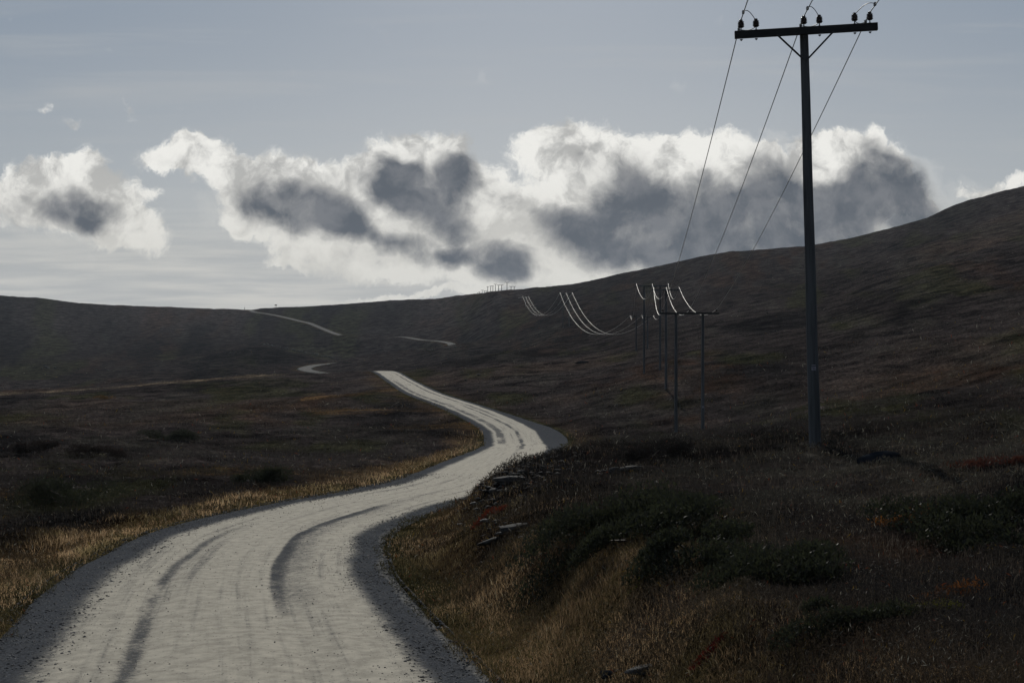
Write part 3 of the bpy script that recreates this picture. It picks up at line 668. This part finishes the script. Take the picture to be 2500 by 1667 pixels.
JW = [MW @ Vector((x, -.17, zt(x)+.215)) for x in (IX[1], IX[3], IX[4])]

def frame(kind, u, v, d, label, span=None, lod=1, arm_len=None, thick=1.0, group=None, us=None):
    """two-legged (H) or single (T) support whose crossarm stands at image point (u, v) at distance d"""
    x = (u-CU)/F*d; zt_ = (CV-v)/F*d
    sp = span or (2.0 if kind == 'H' else 1.29); mx = (-sp/2, sp/2) if kind == 'H' else (0,)
    zg = min(g1(x+a, d) for a in mx)
    root = empty('twin_leg_utility_pole' if kind == 'H' else 'utility_pole', (x, d, zg)); H = zt_-zg-.22*thick
    tag(root, label, 'utility pole', group)
    for a in mx: mast(root, a, H+.08, .135*thick, .10*thick, 12 if lod < 2 else 8)
    al = arm_len or (2*sp+.4); mb = MB(); mb.box((0, -.16*thick, H), (al, .12*thick, .14*thick)); mb.build('crossarm', M_arm if d < 120 or d > 800 else M_wood, root)
    if kind == 'T' and lod < 2:
        for sg in (-1, 1):
            mb = MB(); mb.tube([(sg*.6, -.24, H-.05), (sg*.03, -.15, H-.65)], .022*thick, 6); mb.build('brace', M_steel, root)
    for a in (-sp, 0, sp):
        o = insulator(root, a, H+.09*thick+.05, lod, r=1.0); o.location.y = -.16
    return root, [Vector((x+a, d-.16, H+zg+.30)) for a in (-sp, 0, sp)]
r, W[1] = frame('H', 1683, 758, 106, 'twin legged pole just beyond the near pole, its crossarm against the dark hillside', lod=1)
mb = MB(); mb.box((1.0, -.15, 0), (.12, .014, .14)); pl = mb.build('number_plate', M_plate, r); pl.location = (0, 0, (CV-993)/F*106-r.location.z)
_, W[2] = frame('T', 1626, 703, 144, 'single pole behind the left leg of the nearest twin legged pole')
_, W[3] = frame('H', 1592, 694, 178, 'second twin legged pole, its thin crossarm left of the nearest one')
_, W[4] = frame('H', 1567, 771, 250, 'third twin legged pole, faint in the hollow left of the others')
_, W[5] = frame('H', 1382, 715, 463, 'fourth twin legged pole high on the slope under the skyline', lod=2)
_, W[6] = frame('T', 1283, 724, 700, 'small single pole just under the crest where the wires come over', lod=2, span=1.45)
SK = [('H', 1251.5, 698, 862, 16.5, 'twin legged pole on the skyline, rightmost of the skyline row'),
      ('T', 1237.8, 688, 960, 11.6, 'single pole on the skyline, tallest of the row, left of the twin legged one'),
      ('H', 1221.0, 694.5, 1050, 16, 'twin legged pole on the skyline left of the tallest single pole'),
      ('T', 1209.4, 692.5, 1180, 7.5, 'single pole on the skyline between two twin legged poles'),
      ('H', 1200.7, 697, 1290, 11.6, 'twin legged pole in the middle of the skyline row'),
      ('T', 1190.7, 698.5, 1420, 6.5, 'single pole on the skyline just left of the middle twin legged pole'),
      ('H', 1184.7, 709, 1560, 9, 'short twin legged pole where the skyline row drops lower'),
      ('T', 1177.4, 707, 1700, 6, 'faint single pole left of the short twin legged pole'),
      ('T', 1170.3, 712, 1850, 5, 'tiny single pole third from the left end of the row'),
      ('T', 1166.2, 714, 2000, 4.5, 'tiny single pole second from the left end of the row'),
      ('T', 1159.7, 717, 2150, 4.5, 'tiniest pole at the left end of the skyline row')]
G = 'poles in a row along the skyline'
for k, (kd, u, v, d, wpx, lab) in enumerate(SK):
    al = wpx/F*d; sp = (al-.3)/2
    _, W[7+k] = frame(kd, u, v, d, lab, span=sp, lod=2, arm_len=al, thick=1.7+max(0, (d-800)/900.), group=G)
# the last sight of wires, top of the line
NW = 7+len(SK)
SAG = {(0, 1): .55, (1, 2): 1.35, (2, 3): 1.55, (3, 4): 2.2, (4, 5): 7.6, (5, 6): 8.4, (6, 7): 3.2}
def cat(a, b, sag, n):
    return [a.lerp(b, i/n)-Vector((0, 0, 4*sag*(i/n)*(1-i/n))) for i in range(n+1)]
names = ['left', 'middle', 'right']
for ph in range(3):
    a0 = W[0][ph]; back = Vector((a0.x-.085*77, a0.y-77, a0.z+2.97)); pts = []; rad = []
    chain = [back]+[W[k][ph] for k in range(NW)]
    for k in range(len(chain)-1):
        a, b = chain[k], chain[k+1]
        sg = .75 if k == 0 else SAG.get((k-1, k), 1.2); seg_ = cat(a, b, sg, 60 if k in (0, 1) else 40)
        if k: seg_ = seg_[1:]
        pts += seg_
    for p in pts: rad.append(max(.0125, min(.00005*p.y, .023)) if p.y < 800 else .02)
    mb = MB(); mb.tube(pts, rad, 6); w = mb.build('power_wire', M_wire, None, smooth=True)
    tag(w, ['left hand wire of the three strung along the pole line', 'middle wire of the three strung along the pole line', 'right hand wire of the three strung along the pole line'][ph], 'wire', 'wires strung along the pole line')
    # jumper loops and clamps at the near pole
    fw = (back-a0).normalized(); c1 = a0+fw*.72; ab = (W[1][ph]-a0).normalized(); c2 = a0+ab*.62-Vector((0, 0, .02))
    j = JW[ph]
    def arc(p, q, bulge, n=12): return [p.lerp(q, i/n)+Vector((0, 0, bulge*math.sin(PI*(i/n)**(.8)))) for i in range(n+1)]
    for p, q, bl in ((c1, j, .10), (j-Vector((0, 0, .13)), c2, -.06)):
        mb = MB(); mb.tube(arc(p, q, bl), .0085, 6); mb.build('jumper', M_steel, w, smooth=True)
    for p in (c1, c2):
        mb = MB(); mb.box(p, (.045, .09, .07)); mb.build('clamp', M_steel, w)

# ------------------------------------------------------------------ far marks on the left skyline
p = at(597.5, 756, None) if False else None
def skyline_thing(u, dd=None):
    ds = float(np.interp(u, LU, sky_d)); dd = dd or ds; x = (u-CU)/F*dd; return Vector((x, dd, g1(x, dd)))
p = skyline_thing(597.2, 1110); root = empty('snow_pole', p); mb = MB(); mb.tube([(0, 0, -.3), (0, 0, 2.0)], .18, 8); mb.build('post', M_wood, root); mb = MB(); mb.tube([(0, 0, 2.0), (0, 0, 2.5)], .19, 8); mb.build('cap', M_arm, root)
tag(root, 'short dark post on the left skyline beside the road crest', 'marker post')
p = skyline_thing(673.5, 1140); root = empty('road_sign', p); mb = MB(); mb.tube([(-.5, 0, -.5), (-.5, 0, 2.2)], .10, 6); mb.build('post', M_steel, root); mb = MB(); mb.tube([(.5, 0, -.5), (.5, 0, 2.2)], .10, 6); mb.build('post', M_steel, root)
mb = MB(); mb.box((0, -.12, 2.0), (1.9, .06, .75)); mb.build('board', M_arm, root); tag(root, 'small board on two posts standing on the left skyline', 'sign')

# forked rods added where a dark branch-like mark lies on the road
root = at(530, 1343); mb = MB()
pz = Vector((root.x, root.y, root.z+.05))
mb.tube([pz+Vector((-.28, .05, 0)), pz+Vector((0, 0, .015)), pz+Vector((.33, .02, .01))], [.008, .012, .006], 6)
mb.tube([pz+Vector((-.02, 0, .015)), pz+Vector((-.16, -.18, .01))], [.008, .004], 5); mb.tube([pz+Vector((.1, 0, .015)), pz+Vector((.2, .22, .01))], [.007, .003], 5)
tw = mb.build('road_mark', M_stem); tag(tw, 'dark forked mark on the left side of the road', 'road_mark')

# ------------------------------------------------------------------ haze
if HAZE:
    mb = MB(); mb.box((0, 0, 47), (5300, 5300, 126)); 
    m, nt = mat('thin_air'); N = NT(nt); out = N.n('ShaderNodeOutputMaterial'); pv = N.n('ShaderNodeVolumePrincipled')
    pv.inputs['Density'].default_value = HAZE; pv.inputs['Color'].default_value = rgb(.72, .84, 1.0); pv.inputs['Anisotropy'].default_value = .3
    nt.links.new(pv.outputs[0], out.inputs['Volume'])
    hz = mb.build('haze', m); tag(hz, kind='stuff')

# ------------------------------------------------------------------ sky
world = bpy.data.worlds.new('World'); scene.world = world; world.use_nodes = True
world.cycles.sampling_method = 'MANUAL'; world.cycles.sample_map_resolution = 256
nt = world.node_tree; nt.nodes.clear(); N = NT(nt)
out = N.n('ShaderNodeOutputWorld'); bg = N.n('ShaderNodeBackground'); nt.links.new(bg.outputs[0], out.inputs[0])
SKS = 0.05; bg.inputs['Strength'].default_value = SKS
sky = N.n('ShaderNodeTexSky', sky_type='NISHITA'); sky.sun_disc = False; sky.sun_elevation = math.radians(SUN_EL); sky.sun_rotation = math.radians(SUN_AZ)
sky.altitude = 600; sky.air_density = 1.0; sky.dust_density = 1.5; sky.ozone_density = 1.5
tc = N.n('ShaderNodeTexCoord'); sp = N.n('ShaderNodeSeparateXYZ'); nt.links.new(tc.outputs['Generated'], sp.inputs[0])
yy = N.math('MAXIMUM', sp.outputs[1], .15)
U = N.math('ADD', N.math('MULTIPLY', N.math('DIVIDE', sp.outputs[0], yy), F/100), CU/100)      # bearing, hundredths
Vv = N.math('MULTIPLY', N.math('DIVIDE', sp.outputs[2], yy), F/100)                             # height above the horizon
cmb = N.n('ShaderNodeCombineXYZ'); N.put(cmb.inputs[0], U); N.put(cmb.inputs[1], Vv); P0 = cmb.outputs[0]
def vm(op, a, b=None, scale=None):
    nd = N.n('ShaderNodeVectorMath', operation=op); N.put(nd.inputs[0], a)
    if b is not None: N.put(nd.inputs[1], b)
    if scale is not None: nd.inputs['Scale'].default_value = scale
    return nd.outputs[0]
def warp(P, scale, amp, detail=4, rough=.6):
    return vm('ADD', P, vm('SCALE', vm('SUBTRACT', N.noise(P, scale, detail, rough, 0, True), (.5, .5, .5)), None, amp))
def mapscale(P, sx, sy):
    nd = N.n('ShaderNodeMapping'); nt.links.new(P, nd.inputs[0]); nd.inputs['Scale'].default_value = (sx, sy, 1); return nd.outputs[0]
P1w = warp(P0, .75, 1.1, 5, .55); P2w = warp(P1w, 3.2, .40, 7, .66); PD = warp(warp(P0, .45, .9, 2, .5), 1.6, .45, 5, .55)
def blobs(P, L, R=1.25):
    tot = None
    for b in L:
        u, v, a, h = b[:4]; rot = b[4] if len(b) > 4 else 0; w = b[5] if len(b) > 5 else 1
        mp = N.n('ShaderNodeMapping', vector_type='TEXTURE'); nt.links.new(P, mp.inputs[0])
        mp.inputs['Location'].default_value = (u/100, (CV-v)/100, 0); mp.inputs['Rotation'].default_value = (0, 0, math.radians(rot)); mp.inputs['Scale'].default_value = (a/100*R, h/100*R, 1)
        gr = N.n('ShaderNodeTexGradient', gradient_type='SPHERICAL'); nt.links.new(mp.outputs[0], gr.inputs[0])
        k = N.math('MULTIPLY', gr.outputs['Fac'], w)
        tot = k if tot is None else N.math('ADD', tot, k)
    return tot
WHITE = [(60,485,140,85),(170,470,160,90),(265,520,150,85,-25),(330,575,95,50,-20,.9),(150,410,90,38,0,.7),(215,375,55,42,0,.45),(110,262,38,26,20,.5),(190,287,55,18,0,.38),(312,262,20,48,5,.38),(375,477,32,24,0,.6),
  (450,365,105,50),(385,385,85,32,0,.9),(540,420,110,60,-30),(640,430,120,55),(760,445,130,60,-12),(600,500,90,70),(860,480,160,80),(720,540,180,85,-10),(950,560,170,100),(940,395,90,72),(1030,390,100,72),(1115,390,55,62),
  (1160,460,130,70,-28),(1060,520,150,120),(1290,520,190,95,-22),(1200,600,210,90),(880,620,200,60),(1030,655,180,38,0,.8),(1400,610,170,110),(690,645,70,22,-8,.8),
  (1320,370,95,50),(1415,335,115,60),(1590,385,130,62),(1420,440,130,90),(1560,470,190,140),(1735,368,115,68),(1850,390,60,40),(1750,520,260,160),(1600,590,230,95),(2045,365,100,52),(2010,450,200,110),(2150,410,110,75,-38),
  (2000,530,260,120),(2225,480,100,48,-42),(2290,535,80,28,-28,.8),(1900,590,260,80),(960,722,160,17,6,.9),(1130,706,120,16,5,.9),(2480,452,90,28,20,.9),(2370,470,50,26,0,.6),(1300,650,190,50)]
DARK = [(105,520,130,40,-3,.8),(200,500,85,36,-25,.8),(218,575,20,45,12,.7),(440,388,75,20,0,.4),(690,505,115,45,-8,1.1),(810,545,140,40,-20,1.0),(960,600,95,20,-20,.8),
  (955,430,42,52,0,.9),(1030,445,110,62,0,.9),(1118,415,32,50,0,.6),(1065,400,70,22,0,.55),(955,375,50,12,-20,.3),(1050,520,80,52,-25,.8),(1112,580,40,42,-40,.75),(1236,640,52,30,0,1.9),(1112,634,34,16,0,.9),(1200,588,110,26,0,.35),(1290,500,105,26,-22,.6),(1380,560,90,40,-10,.35),(560,520,60,30,0,.3),(820,430,60,20,-10,.3),
  (1400,370,70,18,-15,.3),(1530,440,75,48,-15,.8),(1600,555,150,70,0,1.2),(1735,442,34,24,0,.6),(1770,565,230,70,0,1.3),(1790,480,90,30,20,-.6),(1895,440,62,85,0,1.0),(2010,525,230,75,0,1.3),(2030,405,80,26,-12,-.7),(2140,425,70,60,-35,1.0),(2210,475,105,42,-42,1.1),(1820,625,200,30,0,.4),(880,650,120,18,0,.3)]
CW = blobs(P2w, WHITE); DW = blobs(PD, DARK, 2.15)
fib = N.noise(P2w, 1.7, 8, .68); fine = N.noise(P2w, 5.5, 6, .7)
# ragged tops, softer bases
nz = N.math('ADD', N.math('MULTIPLY', N.math('SUBTRACT', fib, .5), 1.15), N.math('MULTIPLY', N.math('SUBTRACT', fine, .5), .45)); dens = N.math('ADD', CW, N.math('MULTIPLY', nz, N.rng(CW, .0, .22)))
cover = N.rng(dens, .18, .64); thick = N.rng(N.math('ADD', N.math('MINIMUM', DW, 1.25), N.math('MULTIPLY', N.math('SUBTRACT', N.noise(P1w, 1.0, 8, .6), .5), 1.5)), .22, 1.22, 0, 1, False)
cover = N.math('MAXIMUM', cover, N.math('MULTIPLY', thick, .9))
# clear air: Nishita muted by an added tint, plus streaky veils
veil = N.noise(mapscale(P0, .10, 1.3), 1.0, 5, .55, .4); veil2 = N.noise(mapscale(P0, .22, 3.2), 1.0, 5, .6, .3)
K = 1.0/SKS
def rad(r, g, b): return rgb(r*K, g*K, b*K)
lin = lambda s: tuple(((c/255+.055)/1.055)**2.4 for c in s)
def srgbK(*s): r, g, b = lin(s); return rad(r, g, b)
clear = sky.outputs[0]
hsv = N.n('ShaderNodeHueSaturation'); hsv.inputs['Saturation'].default_value = .55; hsv.inputs['Value'].default_value = 1.0; nt.links.new(clear, hsv.inputs['Color']); clear = hsv.outputs[0]
low = N.rng(Vv, 4.2, 1.2)                      # pale stratus low over the hills
stratus = N.mix(N.rng(veil2, .35, .7), srgbK(176, 178, 178), srgbK(204, 202, 196))
clear_muted = N.mix(.76, clear, N.mix(N.rng(Vv, 3.5, 9), srgbK(154, 162, 170), srgbK(122, 138, 156)))   # blue-grey tint added over the whole sky to mute the sun glow
skyc = N.mix(N.math('MULTIPLY', low, N.rng(veil, .25, .6, .72, .95)), clear_muted, stratus)
skyc = N.mix(N.math('MULTIPLY', N.rng(veil, .48, .78), .35), skyc, srgbK(188, 188, 186))
white = N.mix(N.rng(N.noise(P1w, .9, 6, .6), .36, .56), srgbK(178, 178, 176), srgbK(238, 237, 232))
white = N.mix(N.rng(Vv, 4.6, 1.8, 0, .75), white, srgbK(212, 210, 203))
grey = N.mix(N.rng(N.noise(PD, 1.1, 5, .6), .35, .65), srgbK(90, 96, 104), srgbK(118, 121, 126))
midg = N.mix(thick, white, srgbK(166, 165, 163)); cl = N.mix(N.rng(thick, .25, 1.0, 0, 1, False), midg, grey)
final = N.mix(cover, skyc, cl)
front = N.rng(sp.outputs[1], .15, .35)
final = N.mix(front, clear, final)
nt.links.new(final, bg.inputs['Color'])

sd = bpy.data.lights.new('sun', 'SUN'); sd.energy = 2.7; sd.angle = math.radians(.53); sd.color = (1.0, .95, .86)
so = bpy.data.objects.new('sun', sd); col.objects.link(so); so.rotation_euler = (math.radians(-(90-SUN_EL)), 0, math.radians(-SUN_AZ)); so.location = (0, 0, 60)

# ------------------------------------------------------------------ camera
cd = bpy.data.cameras.new('camera'); cam = bpy.data.objects.new('camera', cd); col.objects.link(cam); scene.camera = cam
cd.sensor_width = 36; cd.lens = 50.0; cd.clip_start = .1; cd.clip_end = 30000; cam.location = (0, 0, 0); cam.rotation_euler = (math.radians(90), 0, 0)
scene.view_settings.view_transform = 'Standard'; scene.view_settings.look = 'None'; scene.view_settings.exposure = 0.0; scene.view_settings.gamma = 1.0
scene.render.engine = 'CYCLES'
scene.cycles.max_bounces = 5; scene.cycles.diffuse_bounces = 2; scene.cycles.transmission_bounces = 3; scene.cycles.volume_bounces = 0
